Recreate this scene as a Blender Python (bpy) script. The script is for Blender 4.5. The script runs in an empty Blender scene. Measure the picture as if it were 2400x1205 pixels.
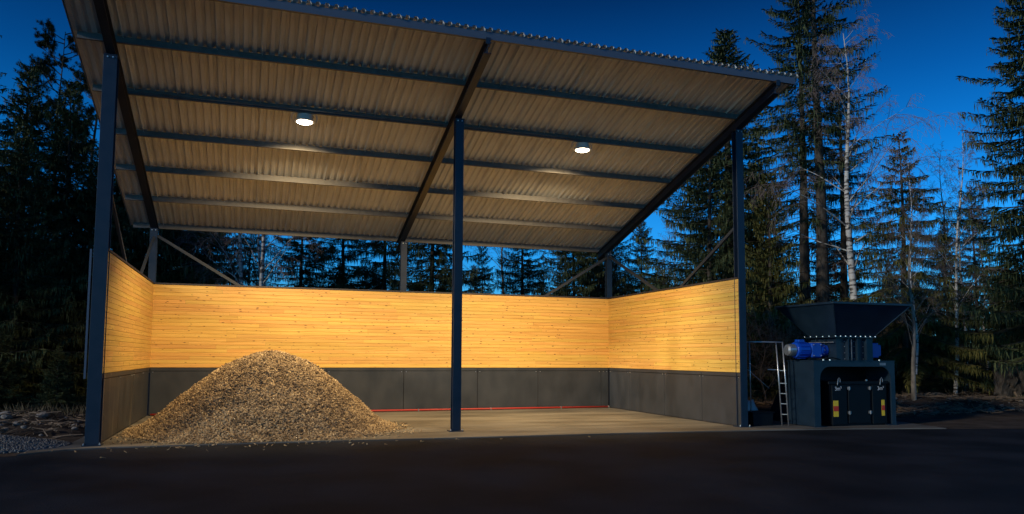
import bpy, math, random
import numpy as np
from mathutils import Vector, Matrix
sc = bpy.context.scene
R = math.radians

# ---------------------------------------------------------------- camera
CAM = Vector((3.4422, -20.3423, 2.1251)); yaw, pit, rol, F_PX = .3291, .0799, .0057, 1786.41
fw = Vector((math.sin(yaw)*math.cos(pit), math.cos(yaw)*math.cos(pit), math.sin(pit)))
rt = Vector((math.cos(yaw), -math.sin(yaw), 0)); up = rt.cross(fw)
rt2 = rt*math.cos(rol)+up*math.sin(rol); up2 = -rt*math.sin(rol)+up*math.cos(rol)
cd = bpy.data.cameras.new("camera"); cam = bpy.data.objects.new("camera", cd)
sc.collection.objects.link(cam)
m = Matrix((rt2, up2, -fw)).transposed().to_4x4(); m.translation = CAM
cam.matrix_world = m
cd.sensor_width = 36; cd.lens = 36*F_PX/2400; cd.shift_y = 89.5/2400
cd.clip_start = .1; cd.clip_end = 2000
sc.camera = cam

# ---------------------------------------------------------------- sky, sun, exposure
SUN_AZ, SUN_EL = R(-108), R(19)          # azimuth clockwise from +Y
w = bpy.data.worlds.new("World"); sc.world = w; w.use_nodes = True
nt = w.node_tree; nt.nodes.clear()
def N(t, **k):
    n = nt.nodes.new(t)
    for a, b in k.items(): setattr(n, a, b)
    return n
sky = N('ShaderNodeTexSky', sky_type='NISHITA', sun_disc=False, sun_elevation=SUN_EL, sun_rotation=SUN_AZ)
sky.air_density = 1.0; sky.dust_density = .3; sky.ozone_density = 3.0
tc = N('ShaderNodeTexCoord'); sep = N('ShaderNodeSeparateXYZ'); rp = N('ShaderNodeValToRGB')
nt.links.new(tc.outputs['Generated'], sep.inputs[0]); nt.links.new(sep.outputs['Z'], rp.inputs[0])
e = rp.color_ramp.elements
e[0].position = 0.0; e[0].color = (.24, .80, 1.30, 1)
e[1].position = 1.0; e[1].color = (.004, .09, .24, 1)
for p, c in ((.12, (.07, .62, 1.22, 1)), (.24, (.018, .45, .94, 1)), (.33, (.008, .27, .62, 1)), (.43, (.004, .12, .30, 1))):
    k = e.new(p); k.color = c
mx = N('ShaderNodeMix', data_type='RGBA', blend_type='MULTIPLY'); mx.inputs[0].default_value = 1
bg = N('ShaderNodeBackground'); bg.inputs[1].default_value = .128
out = N('ShaderNodeOutputWorld')
nt.links.new(sky.outputs[0], mx.inputs[6]); nt.links.new(rp.outputs[0], mx.inputs[7])
nt.links.new(mx.outputs[2], bg.inputs[0]); nt.links.new(bg.outputs[0], out.inputs[0])
sd = bpy.data.lights.new("sun", 'SUN'); sd.energy = 1.8; sd.angle = R(5); sd.color = (1, .88, .68)
sun = bpy.data.objects.new("sun", sd); sc.collection.objects.link(sun)
sv = Vector((math.sin(SUN_AZ)*math.cos(SUN_EL), math.cos(SUN_AZ)*math.cos(SUN_EL), math.sin(SUN_EL)))
sun.rotation_euler = sv.to_track_quat('Z', 'Y').to_euler(); sun.location = (0, -30, 40)
vs = sc.view_settings; vs.view_transform = 'Standard'; vs.look = 'None'; vs.exposure = 0; vs.gamma = 1
vs.use_curve_mapping = False
LAMP_POWER, LAMP_COL = 790, (1, .72, .36)
sc.cycles.max_bounces = 6; sc.cycles.diffuse_bounces = 3; sc.cycles.transparent_max_bounces = 4
sc.cycles.sample_clamp_indirect = 4

# ---------------------------------------------------------------- helpers
C = sc.collection
rnd = random.Random(7)
def mat(name, col, rough=.6, metal=0, spec=.5, build=None):
    mt = bpy.data.materials.new(name); mt.use_nodes = True
    b = mt.node_tree.nodes['Principled BSDF']
    b.inputs['Base Color'].default_value = (*col, 1); b.inputs['Roughness'].default_value = rough
    b.inputs['Metallic'].default_value = metal; b.inputs['Specular IOR Level'].default_value = spec
    if build: build(mt.node_tree, b)
    return mt
def noise_col(a, bcol, scale=5, stretch=(1, 1, 1), detail=6, lo=.35, hi=.65, bump=0, bscale=None, rough=None, coord='Position'):
    def f(nt, b):
        g = nt.nodes.new('ShaderNodeNewGeometry'); mp = nt.nodes.new('ShaderNodeMapping'); mp.inputs['Scale'].default_value = stretch
        nt.links.new(g.outputs['Position'], mp.inputs[0])
        n = nt.nodes.new('ShaderNodeTexNoise'); n.inputs['Scale'].default_value = scale; n.inputs['Detail'].default_value = detail
        nt.links.new(mp.outputs[0], n.inputs['Vector'])
        r = nt.nodes.new('ShaderNodeValToRGB'); r.color_ramp.elements[0].position = lo; r.color_ramp.elements[1].position = hi
        r.color_ramp.elements[0].color = (*a, 1); r.color_ramp.elements[1].color = (*bcol, 1)
        nt.links.new(n.outputs[0], r.inputs[0]); nt.links.new(r.outputs[0], b.inputs['Base Color'])
        if rough:
            mr = nt.nodes.new('ShaderNodeMapRange'); mr.inputs[3].default_value = rough[0]; mr.inputs[4].default_value = rough[1]
            nt.links.new(n.outputs[0], mr.inputs[0]); nt.links.new(mr.outputs[0], b.inputs['Roughness'])
        if bump:
            n2 = nt.nodes.new('ShaderNodeTexNoise'); n2.inputs['Scale'].default_value = bscale or scale*4; n2.inputs['Detail'].default_value = 5
            nt.links.new(mp.outputs[0], n2.inputs['Vector'])
            bp = nt.nodes.new('ShaderNodeBump'); bp.inputs['Strength'].default_value = 1; bp.inputs['Distance'].default_value = bump
            nt.links.new(n2.outputs[0], bp.inputs['Height']); nt.links.new(bp.outputs[0], b.inputs['Normal'])
    return f
def attr_col(cols, name='tone'):
    def f(nt, b):
        a = nt.nodes.new('ShaderNodeAttribute'); a.attribute_name = name
        r = nt.nodes.new('ShaderNodeValToRGB')
        while len(r.color_ramp.elements) < len(cols): r.color_ramp.elements.new(.5)
        for i, c in enumerate(cols):
            r.color_ramp.elements[i].position = i/(len(cols)-1); r.color_ramp.elements[i].color = (*c, 1)
        nt.links.new(a.outputs['Fac'], r.inputs[0]); nt.links.new(r.outputs[0], b.inputs['Base Color'])
    return f

class MB:
    def __init__(s): s.v = []; s.f = []; s.t = []
    def box(s, c, d, rot=None):
        n = len(s.v); hx, hy, hz = d[0]/2, d[1]/2, d[2]/2
        for x, y, z in ((-1,-1,-1),(1,-1,-1),(1,1,-1),(-1,1,-1),(-1,-1,1),(1,-1,1),(1,1,1),(-1,1,1)):
            p = Vector((x*hx, y*hy, z*hz))
            if rot is not None: p = rot @ p
            s.v.append((p.x+c[0], p.y+c[1], p.z+c[2]))
        for q in ((0,3,2,1),(4,5,6,7),(0,1,5,4),(1,2,6,5),(2,3,7,6),(3,0,4,7)): s.f.append(tuple(n+i for i in q))
        return s
    def b2(s, x0, x1, y0, y1, z0, z1): return s.box(((x0+x1)/2, (y0+y1)/2, (z0+z1)/2), (x1-x0, y1-y0, z1-z0))
    def bar(s, p, q, wd, th, upv=(0, 0, 1)):
        p, q = Vector(p), Vector(q); d = (q-p); L = d.length; d.normalize()
        u = Vector(upv); sx = d.cross(u).normalized(); u = sx.cross(d)
        return s.box((p+q)/2, (wd, L, th), Matrix((sx, d, u)).transposed())
    def tube(s, pts, rs, n=6, cap=True):
        pts = [Vector(p) for p in pts]; 
        if not hasattr(rs, '__len__'): rs = [rs]*len(pts)
        b = len(s.v); ref = Vector((.31, .95, .05))
        for i, p in enumerate(pts):
            d = (pts[min(i+1, len(pts)-1)]-pts[max(i-1, 0)])
            d = d.normalized() if d.length > 1e-9 else Vector((0, 0, 1))
            a = d.cross(ref)
            if a.length < .05: a = d.cross(Vector((1, 0, 0)))
            a.normalize(); c = d.cross(a)
            for k in range(n):
                t = 2*math.pi*k/n; q = p+(a*math.cos(t)+c*math.sin(t))*rs[i]
                s.v.append(q[:])
        for i in range(len(pts)-1):
            for k in range(n):
                k2 = (k+1) % n; s.f.append((b+i*n+k, b+i*n+k2, b+(i+1)*n+k2, b+(i+1)*n+k))
        if cap and n > 3:
            s.f.append(tuple(b+k for k in range(n))[::-1]); e_ = b+(len(pts)-1)*n; s.f.append(tuple(e_+k for k in range(n)))
        return s
    def lathe(s, prof, c, n=20, axis='z'):
        b = len(s.v)
        for r, h in prof:
            for k in range(n):
                t = 2*math.pi*k/n; a, d = r*math.cos(t), r*math.sin(t)
                p = {'z': (a, d, h), 'x': (h, a, d), 'y': (a, h, d)}[axis]
                s.v.append((p[0]+c[0], p[1]+c[1], p[2]+c[2]))
        for i in range(len(prof)-1):
            for k in range(n):
                k2 = (k+1) % n; s.f.append((b+i*n+k, b+i*n+k2, b+(i+1)*n+k2, b+(i+1)*n+k))
        s.f.append(tuple(b+k for k in range(n))[::-1]); e_ = b+(len(prof)-1)*n; s.f.append(tuple(e_+k for k in range(n)))
        return s
    def prism(s, poly, a0, a1, axis='y'):
        n = len(poly); b = len(s.v)
        for a in (a0, a1):
            for u, v in poly: s.v.append({'y': (u, a, v), 'x': (a, u, v), 'z': (u, v, a)}[axis])
        for i in range(n):
            j = (i+1) % n; s.f.append((b+i, b+j, b+n+j, b+n+i))
        s.f.append(tuple(range(b, b+n))[::-1]); s.f.append(tuple(range(b+n, b+2*n)))
        return s
    def mesh(s, name, m_, smooth=False, tone=None):
        me = bpy.data.meshes.new(name); me.from_pydata(s.v, [], s.f); me.materials.append(m_)
        if smooth: me.polygons.foreach_set('use_smooth', [True]*len(me.polygons))
        if tone is not None:
            at = me.attributes.new('tone', 'FLOAT', 'FACE'); at.data.foreach_set('value', tone)
        import bmesh
        if len(s.f) < 20000:
            bm = bmesh.new(); bm.from_mesh(me); bmesh.ops.recalc_face_normals(bm, faces=bm.faces); bm.to_mesh(me); bm.free()
        me.update(); return me
def link(name, me, parent=None, loc=None, bevel=0, kind=None, label=None):
    o = bpy.data.objects.new(name, me); C.objects.link(o)
    if parent: o.parent = parent
    if loc is not None: o.location = loc
    if kind: o['kind'] = kind
    if label: o['label'] = label
    if bevel:
        b = o.modifiers.new('bevel', 'BEVEL'); b.width = bevel; b.segments = 1; b.limit_method = 'ANGLE'; b.angle_limit = R(40)
    return o
def obj(name, mb, m_, parent=None, loc=None, bevel=0, smooth=False, **k):
    return link(name, mb.mesh(name, m_, smooth), parent, loc, bevel, **k)
def thing(name, label, cat, loc=(0, 0, 0), group=None, rz=0):
    o = bpy.data.objects.new(name, None); C.objects.link(o); o.location = loc; o.rotation_euler.z = rz
    o['label'] = label; o['category'] = cat
    if group: o['group'] = group
    return o
def tag(o, label, cat, group=None, kind=None):
    o['label'] = label; o['category'] = cat
    if group: o['group'] = group
    if kind: o['kind'] = kind
    return o
def dup(root, loc, rz=0, scale=None, label=None, group=None):
    r = root.copy(); C.objects.link(r); r.location = loc; r.rotation_euler.z = rz
    if scale is not None: r.scale = scale if hasattr(scale, '__len__') else (scale,)*3
    if label: r['label'] = label
    if group: r['group'] = group
    for ch in list(root.children):
        c = ch.copy(); C.objects.link(c); c.parent = r
        for g in list(ch.children):
            d = g.copy(); C.objects.link(d); d.parent = c
    return r

# ---------------------------------------------------------------- materials
def steel_build(nt, b):
    noise_col((.006, .015, .036), (.012, .024, .050), 3, lo=.3, hi=.7, rough=(.32, .5))(nt, b)
SHTOP = mat('dark_coated_sheet_top', (.03, .034, .045), .5)
EAVES = mat('eaves_steel', (.10, .13, .18), .45, .3)
PURL = mat('galvanised_purlin', (.12, .125, .135), .5, .2, build=noise_col((.085, .082, .085), (.145, .14, .145), 6, lo=.3, hi=.7, rough=(.45, .65)))
STEEL = mat('dark_painted_steel', (.02, .022, .03), .4, build=steel_build)
GALV = mat('galvanised_steel', (.3, .31, .33), .42, .55, build=noise_col((.20, .205, .215), (.36, .37, .39), 9, lo=.3, hi=.7, rough=(.35, .55)))
GALVB = mat('galvanised_tube', (.5, .52, .55), .35, .8)
SHEET = mat('roof_sheet_underside', (.6, .6, .6), .5, .0, build=noise_col((.56, .59, .64), (.70, .74, .80), 2.2, stretch=(3, .35, 1), lo=.3, hi=.7, rough=(.45, .65)))
BOLT = mat('zinc_bolt', (.75, .76, .78), .3, .8)
TRIM = mat('dark_trim', (.035, .03, .032), .5)
def wood_build(nt, b):
    L = nt.links.new
    g = nt.nodes.new('ShaderNodeNewGeometry'); sp = nt.nodes.new('ShaderNodeSeparateXYZ'); L(g.outputs['Position'], sp.inputs[0])
    ad = nt.nodes.new('ShaderNodeMath'); ad.operation = 'ADD'; L(sp.outputs[0], ad.inputs[0]); L(sp.outputs[1], ad.inputs[1])
    oi = nt.nodes.new('ShaderNodeObjectInfo')
    ad2 = nt.nodes.new('ShaderNodeMath'); ad2.operation = 'MULTIPLY_ADD'; L(oi.outputs['Random'], ad2.inputs[0]); ad2.inputs[1].default_value = 57; L(ad.outputs[0], ad2.inputs[2])
    cb = nt.nodes.new('ShaderNodeCombineXYZ'); L(ad2.outputs[0], cb.inputs[0]); L(sp.outputs[2], cb.inputs[1]); L(oi.outputs['Random'], cb.inputs[2])
    mp = nt.nodes.new('ShaderNodeMapping'); mp.inputs['Scale'].default_value = (.5, 15, 9); L(cb.outputs[0], mp.inputs[0])
    n = nt.nodes.new('ShaderNodeTexNoise'); n.inputs['Scale'].default_value = 1.6; n.inputs['Detail'].default_value = 5; n.inputs['Distortion'].default_value = .6; L(mp.outputs[0], n.inputs['Vector'])
    r = nt.nodes.new('ShaderNodeValToRGB'); es = r.color_ramp.elements
    es[0].position = .22; es[0].color = (.58, .31, .060, 1); es[1].position = .62; es[1].color = (.78, .49, .125, 1)
    L(n.outputs[0], r.inputs[0])
    # per-board tone
    hs = nt.nodes.new('ShaderNodeHueSaturation'); L(r.outputs[0], hs.inputs['Color'])
    mr = nt.nodes.new('ShaderNodeMapRange'); mr.inputs[3].default_value = .90; mr.inputs[4].default_value = 1.06; L(oi.outputs['Random'], mr.inputs[0]); L(mr.outputs[0], hs.inputs['Value'])
    wn = nt.nodes.new('ShaderNodeTexWhiteNoise'); wn.noise_dimensions = '1D'; L(oi.outputs['Random'], wn.inputs['W'])
    mr2 = nt.nodes.new('ShaderNodeMapRange'); mr2.inputs[3].default_value = .488; mr2.inputs[4].default_value = .508; L(wn.outputs[0], mr2.inputs[0]); L(mr2.outputs[0], hs.inputs['Hue'])
    # knots
    mk = nt.nodes.new('ShaderNodeMapping'); mk.inputs['Scale'].default_value = (2.4, 7.6, 0); L(cb.outputs[0], mk.inputs[0])
    vo = nt.nodes.new('ShaderNodeTexVoronoi'); vo.voronoi_dimensions = '2D'; vo.inputs['Scale'].default_value = 1.0; vo.inputs['Randomness'].default_value = 1; L(mk.outputs[0], vo.inputs['Vector'])
    sc_ = nt.nodes.new('ShaderNodeSeparateXYZ'); L(vo.outputs['Color'], sc_.inputs[0])
    sz = nt.nodes.new('ShaderNodeMapRange'); sz.inputs[1].default_value = .15; sz.inputs[2].default_value = 1; sz.inputs[3].default_value = .0; sz.inputs[4].default_value = .125; L(sc_.outputs[0], sz.inputs[0])
    lt = nt.nodes.new('ShaderNodeMath'); lt.operation = 'SUBTRACT'; L(sz.outputs[0], lt.inputs[0]); L(vo.outputs['Distance'], lt.inputs[1])
    kf = nt.nodes.new('ShaderNodeMapRange'); kf.inputs[1].default_value = -.02; kf.inputs[2].default_value = .05; L(lt.outputs[0], kf.inputs[0])
    mxk = nt.nodes.new('ShaderNodeMix'); mxk.data_type = 'RGBA'; L(kf.outputs[0], mxk.inputs[0]); L(hs.outputs[0], mxk.inputs[6]); mxk.inputs[7].default_value = (.19, .085, .025, 1)
    L(mxk.outputs[2], b.inputs['Base Color'])
    bp = nt.nodes.new('ShaderNodeBump'); bp.inputs['Distance'].default_value = .002; L(n.outputs[0], bp.inputs['Height']); L(bp.outputs[0], b.inputs['Normal'])
WOOD = mat('pine_cladding', (.6, .4, .17), .5, build=wood_build)
PANEL = mat('dark_board', (.04, .04, .045), .5, build=noise_col((.025, .030, .038), (.044, .050, .062), 1.6, stretch=(1, 1, .6), lo=.35, hi=.75, rough=(.38, .62)))
def worn_panel(nt, b):
    noise_col((.030, .032, .036), (.050, .053, .058), 1.6, lo=.35, hi=.75, rough=(.38, .6))(nt, b)
    src = b.inputs['Base Color'].links[0].from_socket
    g = nt.nodes.new('ShaderNodeNewGeometry'); mp = nt.nodes.new('ShaderNodeMapping'); mp.inputs['Scale'].default_value = (2.5, 3.5, .35)
    nt.links.new(g.outputs['Position'], mp.inputs[0]); n = nt.nodes.new('ShaderNodeTexNoise'); n.inputs['Scale'].default_value = 1.3; n.inputs['Detail'].default_value = 8
    nt.links.new(mp.outputs[0], n.inputs['Vector']); mr = nt.nodes.new('ShaderNodeMapRange'); mr.inputs[1].default_value = .50; mr.inputs[2].default_value = .74
    nt.links.new(n.outputs[0], mr.inputs[0]); mx_ = nt.nodes.new('ShaderNodeMix'); mx_.data_type = 'RGBA'
    nt.links.new(mr.outputs[0], mx_.inputs[0]); nt.links.new(src, mx_.inputs[6]); mx_.inputs[7].default_value = (.16, .14, .115, 1)
    nt.links.new(mx_.outputs[2], b.inputs['Base Color'])
PANELW = mat('worn_dark_board', (.04, .04, .045), .5, build=worn_panel)
CONC = mat('concrete', (.2, .19, .17), .7, build=noise_col((.070, .066, .060), (.165, .155, .140), .6, stretch=(.5, 1.5, 1), detail=9, lo=.36, hi=.64, bump=.002, bscale=30, rough=(.45, .75)))
ASPH = mat('asphalt', (.02, .02, .024), .85, spec=.12, build=noise_col((.005, .0065, .011), (.017, .020, .030), .5, detail=14, lo=.36, hi=.64, bump=.02, bscale=35, rough=(.7, .95)))
EARTH = mat('earth', (.06, .045, .035), .95, spec=.1, build=noise_col((.035, .026, .021), (.095, .075, .062), 1.2, detail=12, lo=.3, hi=.7, bump=.03, bscale=9))
ROCK = mat('field_stone', (.2, .19, .18), .8, build=noise_col((.12, .115, .11), (.30, .28, .27), 6, lo=.3, hi=.7, bump=.01))
GRAVEL = mat('gravel', (.2, .2, .2), .9, build=attr_col([(.09, .09, .095), (.22, .215, .21)]))
REDP = mat('red_pipe', (.36, .025, .02), .5)
CHIP = mat('wood_chips', (.4, .3, .18), .8, build=attr_col([(.08, .052, .032), (.23, .16, .092), (.38, .275, .16), (.56, .43, .26)]))
MACH = mat('machine_green_black', (.008, .014, .018), .38, build=noise_col((.008, .020, .038), (.014, .031, .054), 2, rough=(.3, .45)))
MACHD = mat('bin_black', (.003, .006, .010), .5, spec=.2)
BLUE = mat('blue_paint', (.004, .065, .48), .3)
BRACE = mat('brace_steel', (.032, .038, .048), .5, .1)
YEL = mat('reflector_yellow', (.85, .58, .03), .35); REDR = mat('reflector_red', (.6, .04, .02), .35)
WHITE = mat('white_lettering', (.75, .76, .78), .5)
SNOW = mat('white_tarpaulin', (.6, .62, .66), .8)
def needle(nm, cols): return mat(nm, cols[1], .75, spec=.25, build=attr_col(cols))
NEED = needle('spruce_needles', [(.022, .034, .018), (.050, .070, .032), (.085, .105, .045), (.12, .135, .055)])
NEEDY = needle('spruce_needles_painted_sunlit', [(.045, .052, .016), (.085, .088, .024), (.13, .12, .034), (.17, .155, .04)])  # lighter, yellower needle copy: warm sunlight painted into the colour
NEEDP = needle('pine_needles', [(.014, .022, .012), (.030, .042, .020), (.045, .060, .028)])
NEEDB = needle('browned_needles', [(.016, .014, .010), (.035, .026, .018), (.055, .035, .022)])
BARK = mat('spruce_bark', (.04, .032, .026), .9, build=noise_col((.026, .021, .018), (.075, .062, .052), 8, stretch=(1, 1, .3), bump=.01))
def birch_build(nt, b):
    g = nt.nodes.new('ShaderNodeNewGeometry'); mp = nt.nodes.new('ShaderNodeMapping'); mp.inputs['Scale'].default_value = (1.6, 1.6, 7)
    nt.links.new(g.outputs['Position'], mp.inputs[0]); n = nt.nodes.new('ShaderNodeTexNoise'); n.inputs['Scale'].default_value = 1.1; n.inputs['Detail'].default_value = 5
    nt.links.new(mp.outputs[0], n.inputs['Vector']); r = nt.nodes.new('ShaderNodeValToRGB'); r.color_ramp.elements[0].position = .42; r.color_ramp.elements[1].position = .5
    r.color_ramp.elements[0].color = (.06, .05, .048, 1); r.color_ramp.elements[1].color = (.52, .50, .48, 1)
    nt.links.new(n.outputs[0], r.inputs[0]); nt.links.new(r.outputs[0], b.inputs['Base Color'])
BIRCH = mat('birch_bark', (.5, .48, .46), .7, build=birch_build)
TWIG = mat('bare_twigs', (.13, .10, .085), .8)
TWIGL = mat('pale_dead_twigs', (.15, .11, .08), .8)
GRASS = mat('withered_grass', (.10, .085, .04), .9, build=attr_col([(.025, .022, .012), (.06, .048, .026), (.09, .07, .04)]))

# ---------------------------------------------------------------- ground
def grid(name, x0, x1, y0, y1, nx, ny, zf, m_, kind='structure'):
    X, Y = np.meshgrid(np.linspace(x0, x1, nx), np.linspace(y0, y1, ny))
    v = [(x, y, zf(x, y)) for x, y in zip(X.ravel(), Y.ravel())]
    f = [(j*nx+i, j*nx+i+1, (j+1)*nx+i+1, (j+1)*nx+i) for j in range(ny-1) for i in range(nx-1)]
    me = bpy.data.meshes.new(name); me.from_pydata(v, [], f); me.materials.append(m_)
    me.polygons.foreach_set('use_smooth', [True]*len(me.polygons))
    return link(name, me, kind=kind)
from mathutils import noise as mn
def nz(x, y, s=1., k=0.): return mn.noise(Vector((x*s, y*s, k)))
def ground_z(x, y):
    return -.06-.02*(y < 0)+.35*max(0, min(1, (y-13)/20))*(.5+.8*nz(x, y, .12))
grid('ground', -350, 400, -300, 450, 200, 200, lambda x, y: -.09 if abs(x-10) < 90 and y < 40 else ground_z(x, y)-.05, EARTH)
grid('forest_floor', -60, 110, 10.5, 110, 170, 100, lambda x, y: -.02+ground_z(x, y)+.14*nz(x, y, .8), EARTH)
# asphalt yard and the concrete slab of the shed with its curved front edge
edge = [(-6.5, -4.6), (-3.5, -2.9), (-1.16, -1.55), (-.4, -.85), (.6, -.66), (3.6, -.60), (8.6, -.80), (14, -.95), (18, -1.22), (21, -1.62), (23.76, -2.25)]
mb = MB(); far = [(29, -3.6), (60, -14), (60, -60), (-50, -60), (-50, -18), (-9, -6.2)]
poly = edge+far
mb.v = [(x, y, -.028) for x, y in poly]; mb.f = [tuple(range(len(poly)))]
obj('asphalt_yard', mb, ASPH, kind='structure')
slab = edge[2:]+[(24.2, -.3), (24.3, 3.2), (18.3, 3.2), (18.3, 9.6), (-.5, 9.6), (-.55, .6), (-1.1, -.6)]
mb = MB(); mb.prism(slab, -.2, 0, 'z'); obj('concrete_slab', mb, CONC, kind='structure')

# ---------------------------------------------------------------- storage shed
Z0, S = 9.564, .288
zroof = lambda y: Z0-S*y                 # top of the rafters
shed = thing('storage_shed', 'open-fronted steel shed with mono-pitch corrugated roof, lit pine cladding and dark lower wall', 'shed')
H1, H2, XL, XR, YB, YF = 1.666, 4.566, .1446, 17.736, 8.83, -.30

def hpost(x, y, z1, fwid, dep, z0=0.):
    mb = MB(); t = .022
    mb.b2(x-fwid/2, x+fwid/2, y, y+t, z0+.03, z1); mb.b2(x-fwid/2, x+fwid/2, y+dep-t, y+dep, z0+.03, z1)
    mb.b2(x-.009, x+.009, y+t, y+dep-t, z0+.03, z1)
    mb.b2(x-fwid/2-.01, x+fwid/2+.01, y-.01, y+dep+.01, z1, z1+.02)
    return mb
base = MB().b2(-.20, .20, -.04, .32, .002, .028)
base_me = base.mesh('base_plate', STEEL)
bolt_me = MB().lathe([(.018, 0), (.018, .03), (.008, .032), (.008, .05)], (0, 0, 0), 6).mesh('bolt', BOLT)
def post(x, y, fwid, dep):
    z1 = zroof(y+dep/2)-.335
    p = obj('post', hpost(x, y, z1, fwid, dep), STEEL, shed, bevel=.003)
    link('base_plate', base_me, p, (x, y, 0))
    for sx in (-.17, .17): link('bolt', bolt_me, p, (x+sx, y-.015, .028))
    for sx in (-.06, .06):
        b = link('bolt', bolt_me, p, (x+sx, y-.0, z1-.05)); b.rotation_euler.x = R(90)
    return p
post(.035, -.36, .30, .28); post(9.0, .70, .25, .22); post(17.83, -.34, .25, .24)
for x in (.06, 9.02, 17.93): post(x, 9.12, .24, .22)

# rafters: rolled beams following the slope
def sloped(mb, x0, x1, y0, y1, dz0, dz1):
    a = len(mb.v)
    for y in (y0, y1):
        for x, z in ((x0, dz0), (x1, dz0), (x1, dz1), (x0, dz1)): mb.v.append((x, y, zroof(y)+z))
    for q in ((0,1,2,3),(7,6,5,4),(0,4,5,1),(1,5,6,2),(2,6,7,3),(3,7,4,0)): mb.f.append(tuple(a+i for i in q))
for x in (.035, 8.96, 17.83):
    mb = MB(); y0, y1 = -2.14, 10.02
    sloped(mb, x-.10, x+.10, y0, y1, -.02, 0); sloped(mb, x-.10, x+.10, y0, y1, -.31, -.29); sloped(mb, x-.008, x+.008, y0, y1, -.29, -.02)
    rf = obj('rafter', mb, STEEL, shed)
    c = MB(); c.b2(x-.09, x+.03, -2.30, -2.27, zroof(-2.2)-.14, zroof(-2.2)+.03); c.b2(x-.008, x+.008, -2.27, -2.14, zroof(-2.2)-.2, zroof(-2.2)-.01)
    obj('cleat', c, STEEL, rf)

# purlins (Z sections) and the eaves channel
PY = [-.24, 1.827, 3.84, 5.863, 7.855, 9.97]
def purlin_mb(y, x0=-.722, x1=18.43):
    mb = MB(); z = zroof(y)
    def seg(ya, yb, za, zb): mb.b2(x0, x1, ya, yb, za, zb)
    seg(y-.003, y+.003, z+.004, z+.196); seg(y-.075, y-.003, z+.002, z+.008); seg(y+.003, y+.075, z+.192, z+.197)
    seg(y-.075, y-.071, z+.008, z+.024)
    return mb
for y in PY: obj('purlin', purlin_mb(y), PURL, shed)
mb = MB(); y = -2.17; z = zroof(y)
mb.b2(-.722, 18.43, y-.09, y-.084, z-.0, z+.2); mb.b2(-.722, 18.43, y-.084, y, z-.0, z+.006); mb.b2(-.722, 18.43, y-.084, y, z+.19, z+.196)
obj('eaves_channel', mb, EAVES, shed)
# purlin fixing cleats at the rafters
cl = MB().box((0, 0, .07), (.12, .008, .13)).mesh('cleat', STEEL)
for y in PY:
    for x in (.035, 8.96, 17.83):
        c_ = link('cleat', cl, shed, (x, y+.012, zroof(y)+.004))
        for dx in (-.035, .035):
            b_ = link('bolt', bolt_me, c_, (dx, -.02, .07)); b_.rotation_euler.x = R(90); b_.scale = (.6, .6, .6)

# corrugated roof sheets, one object each
SL = math.atan(S); ya, yb = -2.32, 10.22; Ls = (yb-ya)/math.cos(SL); SW = 1.0722; NS = 18; pitch = SW/5
def sheet_mesh(nm, cols=None):
    prof = []
    for k in range(5):
        x = k*pitch
        prof += [(x, 0), (x+.095, 0), (x+.118, .055), (x+.188, .055)]
    prof += [(SW, 0), (SW+.010, 0), (SW+.012, -.036), (SW+.026, -.036), (SW+.028, .004)]
    n = len(prof); v = []; f = []
    for yy in (0, Ls):
        for (x, z) in prof: v.append((x, yy, z))
        for (x, z) in prof: v.append((x, yy, z+.003))
    for i in range(n-1):
        f.append((i, i+1, 2*n+i+1, 2*n+i)); f.append((n+i, 3*n+i, 3*n+i+1, n+i+1))
        f.append((i, n+i, n+i+1, i+1)); f.append((2*n+i, 2*n+i+1, 3*n+i+1, 3*n+i))
    mb = MB(); mb.v = v; mb.f = f
    me = mb.mesh(nm, SHEET); me.materials.append(SHTOP)
    me.polygons.foreach_set('material_index', [0 if k % 4 == 0 else 1 for k in range(len(me.polygons))]); return me
sme = sheet_mesh('roof_sheet')
x0 = -.82
for i in range(NS):
    o = link('roof_sheet', sme, shed, (x0+i*SW, ya, zroof(ya)+.198+.003+.0015*(i % 2)+rnd.uniform(-.001, .002))); o.rotation_euler.x = -SL
for sx, xx in ((-1, -.84), (1, 18.49)):
    mb = MB(); mb.b2(xx-.004, xx+.004, 0, Ls, -.05, .07); mb.b2(min(xx, xx-sx*.12), max(xx, xx-sx*.12), 0, Ls, .066, .07)
    o = obj('verge_flashing', mb, GALV, shed, (0, ya, zroof(ya)+.20)); o.rotation_euler.x = -SL

# walls: pine boards above, dark boards below, steel cap
def board_mesh():
    mb = MB(); h, c = .1275, .008   # board lies along +x, chamfered long edges make the V joint
    mb.prism([(0, 0), (0, h), (.014, h), (.020, h-c), (.020, c), (.014, 0)], 0, 1, 'x')
    return mb.mesh('plank', WOOD)
bme = board_mesh()
rows = 22; RH = (H2-H1)/rows
def wall(origin, length, along, thick=.22):
    """origin: inner lower corner, along: rotation about z so that +x runs along the wall and +y points into the room"""
    core = MB().b2(0, length, -thick, -.002, H1-.05, H2)
    core.b2(-.0, length, -thick-.02, .045, H2+.004, H2+.055)
    wl = obj('timber_wall', core, TRIM, shed, origin); wl.rotation_euler.z = along
    for r in range(rows):
        x = 0
        while x < length-1e-3:
            L = rnd.uniform(2.4, 5.4)
            if x+L > length-1.0: L = length-x
            o = link('plank', bme, wl, (x+.0015, rnd.uniform(0, .0035), H1+r*RH)); o.scale = (L-.003, 1, RH/.1318)
            x += L
    return wl
wall((XR, YB, 0), XR-XL, math.pi)                       # back wall, faces -y
wall((XL, YB, 0), YB-YF, -math.pi/2)                    # left wall, faces +x
wall((XR, YF, 0), YB-YF, math.pi/2)                     # right wall, faces -x
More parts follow.
